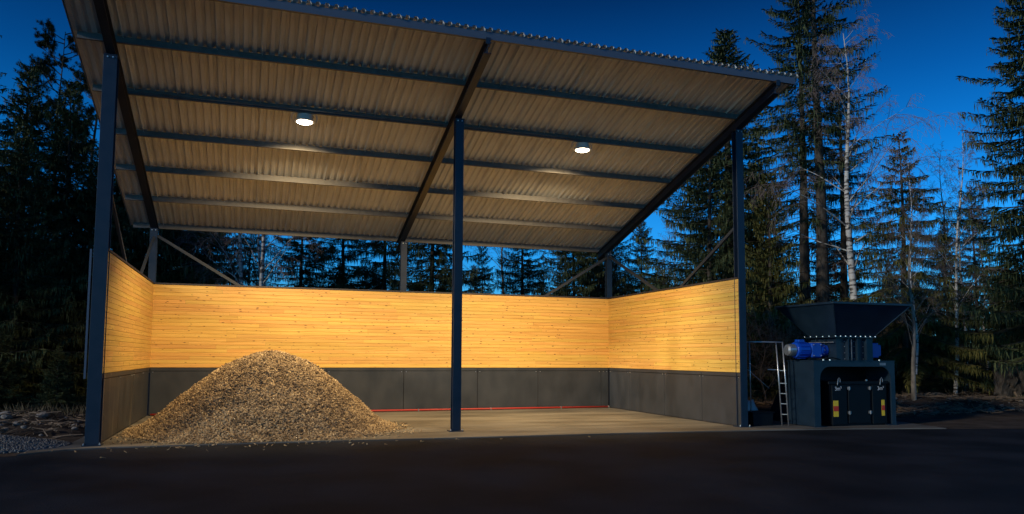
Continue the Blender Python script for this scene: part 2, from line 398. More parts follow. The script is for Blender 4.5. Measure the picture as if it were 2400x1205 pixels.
def panels(origin, along, seams, mats):
    lo = MB().b2(0, seams[-1], -.20, -.045, 0, H1-.06)
    p = obj('lower_wall', lo, TRIM, shed, origin); p.rotation_euler.z = along
    for i in range(len(seams)-1):
        a, b = seams[i], seams[i+1]; d = rnd.uniform(0, .006)
        obj('wall_panel', MB().b2(a+.010, b-.010, -.043, -.012+d, .03, H1-.135), mats[i % len(mats)], p, bevel=.002)
        obj('panel_strip', MB().b2(a+.008, b-.008, -.043, .004+d, H1-.118, H1-.012), mats[i % len(mats)], p, bevel=.002)
        for xx in (a+.09, b-.09):
            bb = link('bolt', bolt_me, p, (xx, -.006+d, H1-.16)); bb.rotation_euler.x = R(-90); bb.scale = (.7, .7, .35)
panels((XR, YB, 0), math.pi, [.02, .36, 3.19, 5.75, 8.70, 11.6, 14.5, XR-XL-.02], [PANEL])
panels((XL, YB, 0), -math.pi/2, [.02, 1.6, 3.75, 4.16, 6.28, YB-YF], [PANEL, PANEL, PANELW, PANEL, PANELW])
panels((XR, YF, 0), math.pi/2, [0, 2.16, 4.61, 7.33, YB-YF-.02], [PANEL])
# dark end trims beside the front posts, outer cladding edge
obj('wall_trim', MB().b2(XL-.10, XL+.004, YF-.03, YF-.004, 0, H2+.05), TRIM, shed)
obj('wall_trim', MB().b2(XR-.004, XR+.10, YF-.03, YF-.004, 0, H2+.05), TRIM, shed)
obj('edge_flashing', MB().b2(-.21, -.165, -.30, -.24, H1-.12, H2+.02), EAVES, shed)
obj('wall_trim', MB().b2(-.13, XL-.12, YF, 9.0, H1-.15, H2), TRIM, shed)
# bracing of square tube
for a, b in (((0.06, 9.15, 6.25), (.06, 6.2, 4.60)), ((.06, .2, 6.15), (.06, 3.3, 4.60)),
             ((.18, 9.25, 6.33), (3.05, 9.25, 4.60)), ((14.95, 9.25, 4.60), (17.85, 9.25, 6.38)),
             ((17.93, -.08, 6.34), (17.93, 3.45, 4.6)), ((17.93, 9.1, 6.4), (17.93, 5.0, 4.60))):
    obj('brace', MB().bar(a, b, .07, .10), BRACE, shed)

# ---------------------------------------------------------------- floodlights
LENS = bpy.data.materials.new('lit_lens'); LENS.use_nodes = True
ln = LENS.node_tree; ln.nodes.clear(); em = ln.nodes.new('ShaderNodeEmission'); em.inputs[0].default_value = (1, .86, .62, 1); em.inputs[1].default_value = 45.0
oo = ln.nodes.new('ShaderNodeOutputMaterial'); ln.links.new(em.outputs[0], oo.inputs[0])
HOUS = mat('lamp_housing', (.55, .54, .52), .45, .1)
def lamp(x, label):
    yl, zl = 1.80, 8.80
    t = thing('floodlight', label, 'lamp', (x, yl, zl), 'floodlights under the shed roof')
    obj('housing', MB().lathe([(.10, .22), (.20, .215), (.22, .20), (.22, .07), (.28, .045), (.29, .01), (.23, .0)], (0, 0, -.03), 28), HOUS, t, smooth=False)
    obj('lens', MB().lathe([(.215, -.030), (.205, -.044), (.16, -.062), (.09, -.07), (.01, -.072)], (0, 0, 0), 28), LENS, t, smooth=True)
    obj('bracket', MB().tube([(-.33, .03, .0), (-.37, .03, .10), (-.35, .03, .18), (-.28, .03, .235), (.28, .03, .235), (.33, .03, .19), (.34, .03, .09), (.33, .03, .0)], .012, 6), HOUS, t)
    obj('cable', MB().tube([(.12, .02, .13), (.20, 0, .10), (.26, .03, .14), (.22, .03, .19)], .009, 5), TRIM, t)
    ld = bpy.data.lights.new('floodlight_light', 'AREA'); ld.shape = 'DISK'; ld.size = .55; ld.energy = LAMP_POWER; ld.color = LAMP_COL
    lo = bpy.data.objects.new('floodlight_light', ld); C.objects.link(lo); lo.parent = t; lo.location = (0, .03, -.12); lo.rotation_euler = (R(28), 0, 0); ld.spread = R(120)
    return t
lamp(4.70, 'glowing round floodlight hanging from the purlin above the wood chip pile')
lamp(13.38, 'glowing round floodlight hanging from the purlin right of the middle post')

for y_ in (1.70,):
    obj('conduit', MB().tube([(.15, y_, zroof(y_)+.03), (13.3, y_, zroof(y_)+.03)], .014, 6), PURL, shed, smooth=True)
# ---------------------------------------------------------------- red pipe
t = thing('red_pipe', 'thin red pipe lying along the foot of the back wall', 'pipe')
obj('pipe', MB().tube([(.25, YB-.12, .05), (5, YB-.13, .052), (9, YB-.12, .05), (13, YB-.14, .052), (17.62, YB-.12, .05)], .036, 8), REDP, t, smooth=True)
obj('end_cap', MB().lathe([(.045, 0), (.045, .05)], (17.62, YB-.12, .05), 10, 'x'), GALVB, t)
for x in (2, 5.6, 9.6, 12.5, 15.5): obj('pipe_clip', MB().b2(x-.02, x+.02, YB-.17, YB-.05, .002, .094), GALV, t)

# ---------------------------------------------------------------- wood chip pile
PCX, PCY, PH = 4.02, 2.75, 2.20
PR = [0, .35, .7, 1.1, 1.5, 2.0, 2.5, 2.95, 3.25, 3.55, 3.9]
PZ = [2.20, 2.16, 2.06, 1.86, 1.60, 1.20, .78, .38, .16, .03, -.02]
def pile_h(x, y):
    dx, dy = x-PCX, y-PCY
    a = math.atan2(dy, dx)
    rr = 1+.035*math.sin(3*a+1)+.03*math.sin(5*a)
    q = math.hypot(dx/(rr*(.965 if dx > 0 else 1.05)), dy/(rr*.92))
    h = float(np.interp(q, PR, PZ))
    n = .07*nz(x, y, 1.3)+.045*nz(x, y, 3.5)+.025*nz(x, y, 8)
    return max(0, h+n*min(1, max(0, h)*3))
xs = np.linspace(.05, 8.1, 150); ys = np.linspace(-.6, 6.6, 130)
v = []; f = []
for yy in ys:
    for xx in xs:
        v.append((max(xx, XL+.002), yy, pile_h(xx, yy)-.02))
nx = len(xs)
for j in range(len(ys)-1):
    for i in range(nx-1): f.append((j*nx+i, j*nx+i+1, (j+1)*nx+i+1, (j+1)*nx+i))
f = [q for q in f if max(v[k][2] for k in q) > -.012]
mbp = MB(); mbp.v = v; mbp.f = f
CHIPB = mat('chip_pile_mass', (.2, .13, .07), .9, build=noise_col((.07, .042, .022), (.22, .145, .075), 14, lo=.35, hi=.65, bump=.02, bscale=25))
rs = np.random.RandomState(3)
def chips(P, nrm, Lr, Wr, Tr, tilt):
    """numpy boxes laid roughly along the surface"""
    n = len(P)
    a = rs.randn(n, 3); nr = nrm+rs.randn(n, 3)*tilt; nr /= np.linalg.norm(nr, axis=1)[:, None]
    u = np.cross(a, nr); u /= np.linalg.norm(u, axis=1)[:, None]; w_ = np.cross(nr, u)
    L = rs.uniform(*Lr, n)[:, None]/2; W = rs.uniform(*Wr, n)[:, None]/2; T = rs.uniform(*Tr, n)[:, None]/2
    out = []
    for sx, sy, sz in ((-1,-1,-1),(1,-1,-1),(1,1,-1),(-1,1,-1),(-1,-1,1),(1,-1,1),(1,1,1),(-1,1,1)):
        out.append(P+u*L*sx+w_*W*sy+nr*T*sz)
    V = np.stack(out, 1).reshape(-1, 3)
    q = np.array(((0,3,2,1),(4,5,6,7),(0,1,5,4),(1,2,6,5),(2,3,7,6),(3,0,4,7)))
    Fc = (np.arange(n)[:, None, None]*8+q[None]).reshape(-1, 4)
    return V, Fc
def np_mesh(name, V, Fc, m_, tone=None):
    me = bpy.data.meshes.new(name); me.vertices.add(len(V)); me.vertices.foreach_set('co', V.astype(np.float32).ravel())
    n, k = Fc.shape; me.loops.add(n*k); me.loops.foreach_set('vertex_index', Fc.astype(np.int32).ravel())
    me.polygons.add(n); me.polygons.foreach_set('loop_start', np.arange(0, n*k, k, dtype=np.int32))
    me.materials.append(m_)
    if tone is not None:
        at = me.attributes.new('tone', 'FLOAT', 'FACE'); at.data.foreach_set('value', tone.astype(np.float32))
    me.update(calc_edges=True); me.validate(); return me
pts, nrs = [], []
while len(pts) < 72000:
    x = rnd.uniform(.2, 8.1); y = rnd.uniform(-.55, 5.2); h = pile_h(x, y)
    if h < .012:
        if rnd.random() > .16*math.exp(-max(0, math.hypot(x-PCX, y-PCY)-3.4)*3.5): continue
        h = 0.01
    hx = pile_h(x+.08, y)-h; hy = pile_h(x, y+.08)-h
    pts.append((x, y, h+rnd.uniform(-.03, .02) if h > .03 else .012)); nrs.append((-hx/.08, -hy/.08, 1) if h > .03 else (0, 0, 4))
for i in range(70):   # strays trodden out onto the yard
    x = rnd.gauss(4.2, 2.8); y = -.62-abs(rnd.gauss(0, .6)); pts.append((x, y, (.012 if y > -.55 else -.018))); nrs.append((0, 0, 9))
P = np.array(pts); NR = np.array(nrs, float); NR /= np.linalg.norm(NR, axis=1)[:, None]
V, Fc = chips(P, NR, (.03, .12), (.014, .036), (.005, .012), .55)
clump = np.array([mn.noise(Vector(p)*3.0) for p in pts])  # patchy noise; its dark clumps paint in the shade of crevices between chips
tone = np.clip(rs.beta(2.2, 1.8, len(P))+.30*clump, 0, 1)
pile = link('wood_chip_pile', mbp.mesh('wood_chip_pile', CHIPB, True))
tag(pile, 'large cone of pale wood chips heaped on the concrete floor under the left floodlight', 'wood chips', kind='stuff')
ch = link('chips', np_mesh('chips', V, Fc, CHIP, np.repeat(tone, 6)), pile, kind='stuff')

# ---------------------------------------------------------------- crusher machine on the slab right of the shed
bx0, bx1, by0, by1, bz = 19.90, 23.08, -1.0, .2, 2.02
mc = thing('shredder', 'dark crushing machine with wide square hopper on an arched steel housing beside the shed', 'machine', (0, 0, 0))
def arch_front(y0_, y1_):
    mb = MB(); o = [(bx0, 0), (bx0, bz), (bx1, bz), (bx1, 0)]
    ix0, ix1, iz, rr = 20.13, 22.92, 1.86, .38
    inner = [(ix1, 0)]+[(ix1-rr+rr*math.cos(a), iz-rr+rr*math.sin(a)) for a in np.linspace(0, math.pi/2, 9)]+[(ix0+rr-rr*math.sin(a), iz-rr+rr*math.cos(a)) for a in np.linspace(0, math.pi/2, 9)]+[(ix0, 0)]
    # build as quads strip between inner arch and outer outline
    def outp(p):
        x, z = p
        if z <= iz-rr: return (bx1 if x > 21 else bx0, z)
        cx_ = ix1-rr if x > 21 else ix0+rr; a = math.atan2(z-(iz-rr), abs(x-cx_))
        if a < math.pi/4: return (bx1 if x > 21 else bx0, iz-rr+(bz-iz+rr)*math.tan(a))
        k_ = (bx1-cx_) if x > 21 else (cx_-bx0)
        return (cx_+(1 if x > 21 else -1)*k_*math.tan(math.pi/2-a), bz)
    n = len(inner); outer = [outp(p) for p in inner]
    for y in (y0_, y1_):
        for p in inner: mb.v.append((p[0], y, p[1]))
        for p in outer: mb.v.append((p[0], y, p[1]))
    for i in range(n-1):
        mb.f += [(i, i+1, n+i+1, n+i), (2*n+i, 3*n+i, 3*n+i+1, 2*n+i+1), (i, 2*n+i, 2*n+i+1, i+1), (n+i, n+i+1, 3*n+i+1, 3*n+i)]
    return mb
hs_ = obj('housing', arch_front(by0, by0+.05), MACH, mc)
# inner skin of the housing: side sheets, top, rear sheet with a sloped chute behind
obj('side_panel', MB().b2(bx0+.002, bx0+.05, by0+.052, by1, .02, bz-.002), MACH, mc)
obj('side_panel', MB().b2(bx1-.05, bx1-.002, by0+.052, by1, .02, bz-.002), MACH, mc)
obj('side_rib', MB().b2(bx0-.012, bx0-.001, .0, .03, .05, bz-.03), MACH, mc)
obj('top_plate', MB().b2(bx0-.015, bx1+.015, by0-.012, by1+.02, bz+.002, bz+.03), MACH, mc)
obj('rear_panel', MB().b2(bx0+.052, bx1-.052, by1-.05, by1-.01, .02, bz-.002), MACHD, mc)
obj('chute_side', MB().prism([(by1+.002, .05), (by1+.002, 1.85), (1.35, .05)], bx0+.0, bx0+.04, 'x'), MACHD, mc)
obj('chute_side', MB().prism([(by1+.002, .05), (by1+.002, 1.85), (1.35, .05)], bx1-.04, bx1, 'x'), MACHD, mc)
obj('foot', MB().b2(bx0+.02, bx0+.42, by0-.02, by0+.1, .002, .02), MACH, mc); obj('foot', MB().b2(bx1-.3, bx1+.05, by0-.02, by0+.1, .002, .02), MACH, mc)
# throat with ribs
tx0, tx1, ty0, ty1, tz0, tz1 = 20.83, 22.27, -.95, .20, bz+.03, 2.78
th = obj('throat', MB().b2(tx0, tx1, ty0, ty1, tz0, tz1), MACH, mc)
for x in (tx0+.36, tx0+.72, tx0+1.08): obj('rib', MB().b2(x-.012, x+.012, ty0-.13, ty0-.002, tz0+.01, tz1-.03), MACH, th)
obj('rib', MB().b2(tx0+.50, tx0+.52, ty0-.10, ty0-.002, tz0+.01, tz1-.06), GALV, th)
for y in (-.55, -.15): obj('rib', MB().b2(tx0-.10, tx0-.002, y-.012, y+.012, tz0+.01, tz1-.05), MACH, th)
fl = obj('flange', MB().b2(tx0-.16, tx1+.02, ty0-.16, ty1+.16, tz1-.012, tz1+.018), MACH, th)
obj('side_rail', MB().b2(tx0-.11, tx0-.085, ty0, ty1, tz1-.17, tz1-.145), GALV, th)
dot = MB().lathe([(.021, 0), (.021, .025), (.008, .03)], (0, 0, 0), 6).mesh('bolt', BOLT)
for i in range(9): link('bolt', dot, fl, (tx0-.13+i*(tx1-tx0+.12)/8, ty0-.13, tz1+.018))
for i in range(1, 6): link('bolt', dot, fl, (tx0-.13, ty0-.13+i*(ty1-ty0+.26)/5, tz1+.018))
for x in (.30, .66, 1.02):
    for z in (tz0+.05, tz0+.24, tz0+.44, tz0+.6):
        o = link('bolt', dot, th, (tx0+x, ty0-.012, z)); o.rotation_euler.x = R(90); o.scale = (.6, .6, 1)
for x in (20.3, 20.55, 22.5): link('bolt', dot, mc, (x, by0+.03, bz+.03)).scale = (1.3, 1.3, 1.3)
# hopper
rx0, rx1, ry0, ry1, rz = 20.12, 23.12, -1.66, .95, 3.79
hx0, hx1, hy0, hy1 = tx0-.02, tx1+.02, ty0-.02, ty1+.02
def frustum(t_):
    mb = MB()
    for (a, b, c, d, z) in ((hx0+t_, hx1-t_, hy0+t_, hy1-t_, tz1+.018), (rx0+t_, rx1-t_, ry0+t_, ry1-t_, rz)):
        mb.v += [(a, c, z), (b, c, z), (b, d, z), (a, d, z)]
    mb.f = [(0, 1, 5, 4), (1, 2, 6, 5), (2, 3, 7, 6), (3, 0, 4, 7)]
    return mb
hop = obj('hopper', frustum(0), MACH, mc); so = hop.modifiers.new('solid', 'SOLIDIFY'); so.thickness = .02; so.offset = 0
rim = MB()
for a in ((rx0-.05, rx1+.05, ry0-.05, ry0+.01), (rx0-.05, rx1+.05, ry1-.01, ry1+.05)): rim.b2(*a, rz-.02, rz+.05)
for a in ((rx0-.05, rx0+.01, ry0+.011, ry1-.011), (rx1-.01, rx1+.05, ry0+.011, ry1-.011)): rim.b2(*a, rz-.019, rz+.049)
obj('rim', rim, MACH, hop, bevel=.008)
for sx, (X0, X1, Y0, Y1) in enumerate(((hx0, rx0, hy0, ry0), (hx1, rx1, hy0, ry0))):
    obj('corner_seam', MB().bar((X0, Y0, tz1+.03), (X1, Y1, rz-.02), .03, .03), MACH, hop)
# drive motors
mo = obj('gear_motor', MB().lathe([(.16, 20.52), (.24, 20.53), (.24, 20.60), (.20, 20.64), (.20, 20.80)], (0, -.45, 2.37), 18, 'x'), BLUE, mc)
obj('gearbox', MB().b2(20.12, 20.52, -.68, -.22, 2.14, 2.60), BLUE, mo, bevel=.03)
obj('motor_body', MB().lathe([(.17, 19.62), (.24, 19.64), (.255, 19.70), (.255, 20.06), (.22, 20.12)], (0, -.45, 2.37), 24, 'x'), BLUE, mo, smooth=False)
fins = MB()
for k in range(14):
    a = 2*math.pi*k/14; fins.box((19.86, -.45+.262*math.cos(a), 2.37+.262*math.sin(a)), (.3, .012, .03), Matrix.Rotation(a-math.pi/2, 3, 'X'))
obj('cooling_fins', fins, BLUE, mo)
obj('terminal_box', MB().b2(19.74, 19.96, -.55, -.35, 2.62, 2.70), BLUE, mo, bevel=.01)
obj('fan_cover', MB().lathe([(.10, 19.34), (.17, 19.37), (.19, 19.44), (.19, 19.60)], (0, -.45, 2.37), 20, 'x'), GALVB, mo, smooth=False)
obj('motor_bracket', MB().b2(20.05, 20.82, -.66, -.24, bz+.03, 2.13), MACHD, mo)
for k in range(10):
    a = 2*math.pi*k/10
    o = link('bolt', dot, mo, (20.62, -.45-.19*abs(math.cos(a))-.02, 2.37+.19*math.sin(a))); o.rotation_euler.x = R(90)
for z in (2.2, 2.54):
    for x in (20.18, 20.46): o = link('bolt', dot, mo, (x, -.69, z)); o.rotation_euler.x = R(90)
m2 = obj('gear_motor', MB().b2(22.28, 22.86, -.60, -.10, 2.14, 2.62), BLUE, mc, bevel=.02, label='right-hand blue drive motor box')
obj('motor_cover', MB().b2(22.865, 23.02, -.54, -.16, 2.20, 2.56), BLUE, m2, bevel=.02)

obj('power_cable', MB().tube([(19.85, -.45, 2.66), (19.80, -.42, 2.78), (20.2, -.2, 2.80), (20.6, -.1, 2.5), (20.7, .05, 2.1), (20.7, .22, 1.9)], .016, 6), MACHD, mo, smooth=True)
obj('hose', MB().tube([(20.9, by0-.03, bz+.06), (20.6, by0-.02, bz+.12), (20.35, -.75, bz+.07), (20.2, -.3, bz+.06)], .018, 6), MACHD, mc, smooth=True)
obj('rating_plate', MB().b2(22.48, 22.72, by0-.004, by0-.001, 1.90, 1.98), GALV, mc)
# ---------------------------------------------------------------- bin in the arch
bn = thing('waste_bin', 'black lidded steel bin with yellow and red reflectors standing inside the machine arch', 'bin')
x0b, x1b, yf, zb = 20.60, 22.86, -.86, 1.40
obj('bin_body', MB().prism([(x0b+.06, .06), (x1b-.05, .06), (x1b, zb-.1), (x0b, zb-.1)], yf, -.0, 'y'), MACHD, bn)
obj('lid', MB().b2(x0b-.07, x1b+.05, yf-.05, 0.02, zb-.098, zb), MACHD, bn, bevel=.012)
obj('side_column', MB().b2(x0b+.05, x0b+.62, yf-.05, yf-.002, .05, zb-.12), MACHD, bn, bevel=.01)
obj('side_column', MB().b2(x1b-.62, x1b-.05, yf-.05, yf-.002, .05, zb-.12), MACHD, bn, bevel=.01)
dr = obj('door', MB().b2(x0b+.70, x1b-.70, yf-.035, yf-.002, .08, zb-.16), MACHD, bn, bevel=.01)
for xx in (x0b+.72, x1b-.72):
    for z in (.36, 1.12):
        hg = MB().lathe([(.02, 0), (.02, .11)], (xx, yf-.06, z), 8); hg.b2(xx-.06, xx+.06, yf-.055, yf-.036, z+.02, z+.1)
        obj('hinge', hg, GALV, dr)
for xx in (x0b+.28, x1b-.30):
    obj('lifting_hook', MB().tube([(xx-.03, yf-.07, zb-.12), (xx, yf-.07, zb+.06), (xx+.04, yf-.07, zb+.11), (xx+.08, yf-.07, zb+.06), (xx+.08, yf-.07, zb-.03)], .012, 6), GALVB, bn)
obj('lid_catch', MB().b2(x1b-.85, x1b-.80, yf-.04, yf+.0, zb+.002, zb+.05), GALVB, bn)
obj('bin_foot', MB().b2(x0b+.1, x1b-.1, yf+.02, -.05, .002, .058), MACHD, bn)
for xx, wd in ((x0b+.09, .19), (x1b-.27, .12)):
    y = yf-.052
    rfl = obj('reflector', MB().b2(xx, xx+wd, y-.006, y, .30, .80), YEL, bn)
    obj('red_band', MB().b2(xx-.001, xx+wd+.001, y-.009, y-.0065, .47, .63), REDR, rfl)
for xx, tx in ((x0b+.22, '3m³'), (x1b-.36, '3m³')):
    cu = bpy.data.curves.new('volume_marking', 'FONT'); cu.body = tx; cu.size = .17; cu.extrude = .001; cu.materials.append(WHITE)
    tmp = bpy.data.objects.new('tmp', cu); C.objects.link(tmp); bpy.context.view_layer.update()
    me = bpy.data.meshes.new_from_object(tmp.evaluated_get(bpy.context.evaluated_depsgraph_get())); me.name = 'volume_marking'; bpy.data.objects.remove(tmp)
    o = bpy.data.objects.new('volume_marking', me); C.objects.link(o); o.parent = bn; o.location = (xx-.06, yf-.054, 1.11); o.rotation_euler = (R(90), R(-3), 0)

# ---------------------------------------------------------------- ladder, railing, dark tub
ld_ = thing('access_ladder', 'thin galvanised ladder with a top rail between the shed corner and the machine', 'ladder')
A, B_ = Vector((19.49, -.29, 0)), Vector((19.36, -.14, 0))
for p, dx in ((A, -.06), (B_, -.06)):
    obj('rail', MB().tube([(p.x, p.y, .002), (p.x+dx, p.y+.03, 1.4), (p.x+dx*2, p.y+.06, 2.62)], .024, 8), GALVB, ld_, smooth=True)
for z in (.35, .68, 1.0, 1.32, 1.72):
    obj('rung', MB().tube([(A.x-.03*z, A.y, z), (B_.x-.03*z, B_.y, z)], .016, 6), GALVB, ld_)
obj('top_rail', MB().tube([(18.28, .02, 2.62), (19.37, -.22, 2.62)], .024, 8), GALVB, ld_, smooth=True)
obj('top_rail', MB().tube([(18.28, .32, 2.62), (19.33, .16, 2.62)], .02, 8), GALVB, ld_, smooth=True)
obj('upright', MB().tube([(18.31, .02, 2.62), (18.35, .05, .42)], .02, 8), GALVB, ld_, smooth=True)
obj('crossbar', MB().tube([(19.0, .05, 1.75), (19.4, -.05, 1.74)], .02, 6), GALVB, ld_)
obj('diagonal_rod', MB().tube([(18.36, .2, 1.75), (19.2, .25, 1.15)], .012, 6), GALVB, ld_)
tb = thing('dark_tub', 'low black tub on the slab between the right corner post and the ladder', 'tub')
mb = MB().prism([(18.32, .002), (19.03, .002), (19.06, .40), (18.30, .40)], -.12, .5, 'y'); obj('body', mb, MACHD, tb, bevel=.01)
obj('tub_rim', MB().b2(18.27, 19.09, -.15, .53, .402, .43), MACHD, tb)
mb = MB()
gx = 14
for j in range(gx):
    for i in range(gx):
        x = 18.25+i*1.35/(gx-1); y = 1.0+j*.9/(gx-1); e_ = min(i, j, gx-1-i, gx-1-j)/3
        mb.v.append((x, y, .02+min(1, e_)*(.68+.22*nz(x, y, 2.5)+.1*nz(x, y, 7))))
mb.f = [(j*gx+i, j*gx+i+1, (j+1)*gx+i+1, (j+1)*gx+i) for j in range(gx-1) for i in range(gx-1)]
tag(obj('tarpaulin', mb, SNOW, smooth=True), 'crumpled pale sheet heaped behind the low black tub', 'tarpaulin')

# ---------------------------------------------------------------- earth banks, stones, debris
def bank(name, x0, x1, y0, y1, h, nx_, ny_, seed, base_=-.12):
    def zf(x, y):
        u, v_ = (x-x0)/(x1-x0), (y-y0)/(y1-y0)
        e_ = max(0, math.sin(math.pi*min(max(u, 0), 1)))**.35*max(0, math.sin(math.pi*min(max(v_, 0), 1)))**.8
        return base_+h*e_*(.8+.5*nz(x, y, .5, seed))+e_*(.10*nz(x, y, 1.7, seed)+.06*nz(x, y, 5, seed))
    grid(name, x0, x1, y0, y1, nx_, ny_, zf, EARTH); return zf
zb1 = bank('dirt_bank', 22.5, 52, 1.2, 9.5, .75, 130, 60, 3)
zb2 = bank('dirt_bank', -16, -.5, .4, 11, .55, 90, 60, 8)
def flat(name, poly, z, m_):
    mb = MB(); mb.v = [(x, y, z) for x, y in poly]; mb.f = [tuple(range(len(poly)))]
    obj(name, mb, m_, kind='structure')
flat('dirt_verge', [(23.76, -2.28), (29, -3.62), (60, -14.1), (60, 12), (18.3, 12), (18.3, 3.21), (24.31, 3.21), (24.21, -.3)], -.024, EARTH)
flat('dirt_verge', [(-1.16, -1.58), (-3.5, -2.93), (-6.5, -4.63), (-9, -6.25), (-50, -18.1), (-50, 12), (-.56, 12), (-.56, .6), (-1.11, -.6)], -.024, EARTH)
def stone_mesh(seed):
    import bmesh
    bm = bmesh.new(); bmesh.ops.create_icosphere(bm, subdivisions=2, radius=.5)
    for v_ in bm.verts:
        v_.co *= 1+.35*mn.noise(v_.co*1.7+Vector((seed*3.1, 0, 0))); v_.co.z *= .62
    me = bpy.data.meshes.new('stone'); bm.to_mesh(me); bm.free(); me.materials.append(ROCK); return me
stones = [stone_mesh(i) for i in range(5)]
for i in range(70):
    x = rnd.uniform(-7.5, -.9); y = rnd.uniform(.9, 6.5)+(-x*.12)
    s = rnd.choice((.10, .13, .16, .22, .32))*rnd.uniform(.8, 1.2)
    o = link('stone', rnd.choice(stones), None, (x, y, zb2(x, y)+s*.12)); o.scale = (s, s, s); o.rotation_euler = (rnd.uniform(-.3, .3), 0, rnd.uniform(0, 6))
    tag(o, 'grey field stone lying on the earth bank left of the shed', 'stone', 'field stones on the left earth bank')
for i in range(45):
    x = rnd.uniform(24, 34); y = rnd.uniform(1.6, 5.5)
    s = rnd.choice((.08, .11, .15, .2))*rnd.uniform(.8, 1.2)
    o = link('stone', rnd.choice(stones), None, (x, y, zb1(x, y)+s*.12)); o.scale = (s*1.2, s, s); o.rotation_euler = (rnd.uniform(-.3, .3), 0, rnd.uniform(0, 6))
    tag(o, 'small stone lying on the rubble bank right of the machine', 'stone', 'stones on the right rubble bank')
# gravel heap by the left post
gp = []
for i in range(14000):
    a = rnd.uniform(0, 6.283); r = math.sqrt(rnd.random()); x = -2.25+1.75*r*math.cos(a); y = .15+1.35*r*math.sin(a)
    h = .30*max(0, 1-r)**.9
    gp.append((x-.25*h, y, h-.02+rnd.uniform(-.02, .02)))
V, Fc = chips(np.array(gp), np.tile((0, 0, 1.), (len(gp), 1)), (.02, .06), (.02, .045), (.015, .035), 1.0)
tag(link('gravel_heap', np_mesh('gravel_heap', V, Fc, GRAVEL, np.repeat(rs.rand(len(gp)), 6))), 'low heap of grey gravel at the outer foot of the left post', 'gravel', kind='stuff')
# sticks and wood rubble
def rubble(name, label, zf, xr, yr, n):
    mb = MB(); tn = []
    for i in range(n):
        x = rnd.uniform(*xr); y = rnd.uniform(*yr); L = rnd.uniform(.12, .75)*(1.5 if rnd.random() < .08 else 1); a = rnd.uniform(0, 6.28); r = rnd.uniform(.006, .028)
        z = zf(x, y)+r+rnd.uniform(0, .06)
        mb.tube([(x, y, z), (x+L*math.cos(a)*.5, y+L*math.sin(a)*.5, z+rnd.uniform(0, .08)), (x+L*math.cos(a), y+L*math.sin(a), z+rnd.uniform(-.03, .12))], [r, r*.9, r*.5], 4)
    tag(obj(name, mb, TWIGL), label, 'brushwood', kind='stuff')
rubble('brushwood', 'scattered sticks and wood rubble covering the bank right of the machine', zb1, (23.2, 40), (1.6, 7), 1500)
rubble('brushwood', 'scattered sticks on the dark earth bank left of the shed', zb2, (-9, -.8), (1.2, 8), 500)
lg = MB().tube([(23.6, 1.5, .33), (24.3, 1.35, .36), (25.1, 1.15, .30)], [.23, .22, .19], 12); tag(obj('log', lg, BARK, smooth=True), 'short dark log lying on the rubble bank right of the machine', 'log')
tag(obj('log', MB().tube([(24.0, 2.2, .62), (24.7, 2.35, .70), (25.7, 2.2, .60)], [.13, .12, .09], 10), BARK, smooth=True), 'thinner log behind the short dark log on the bank', 'log')

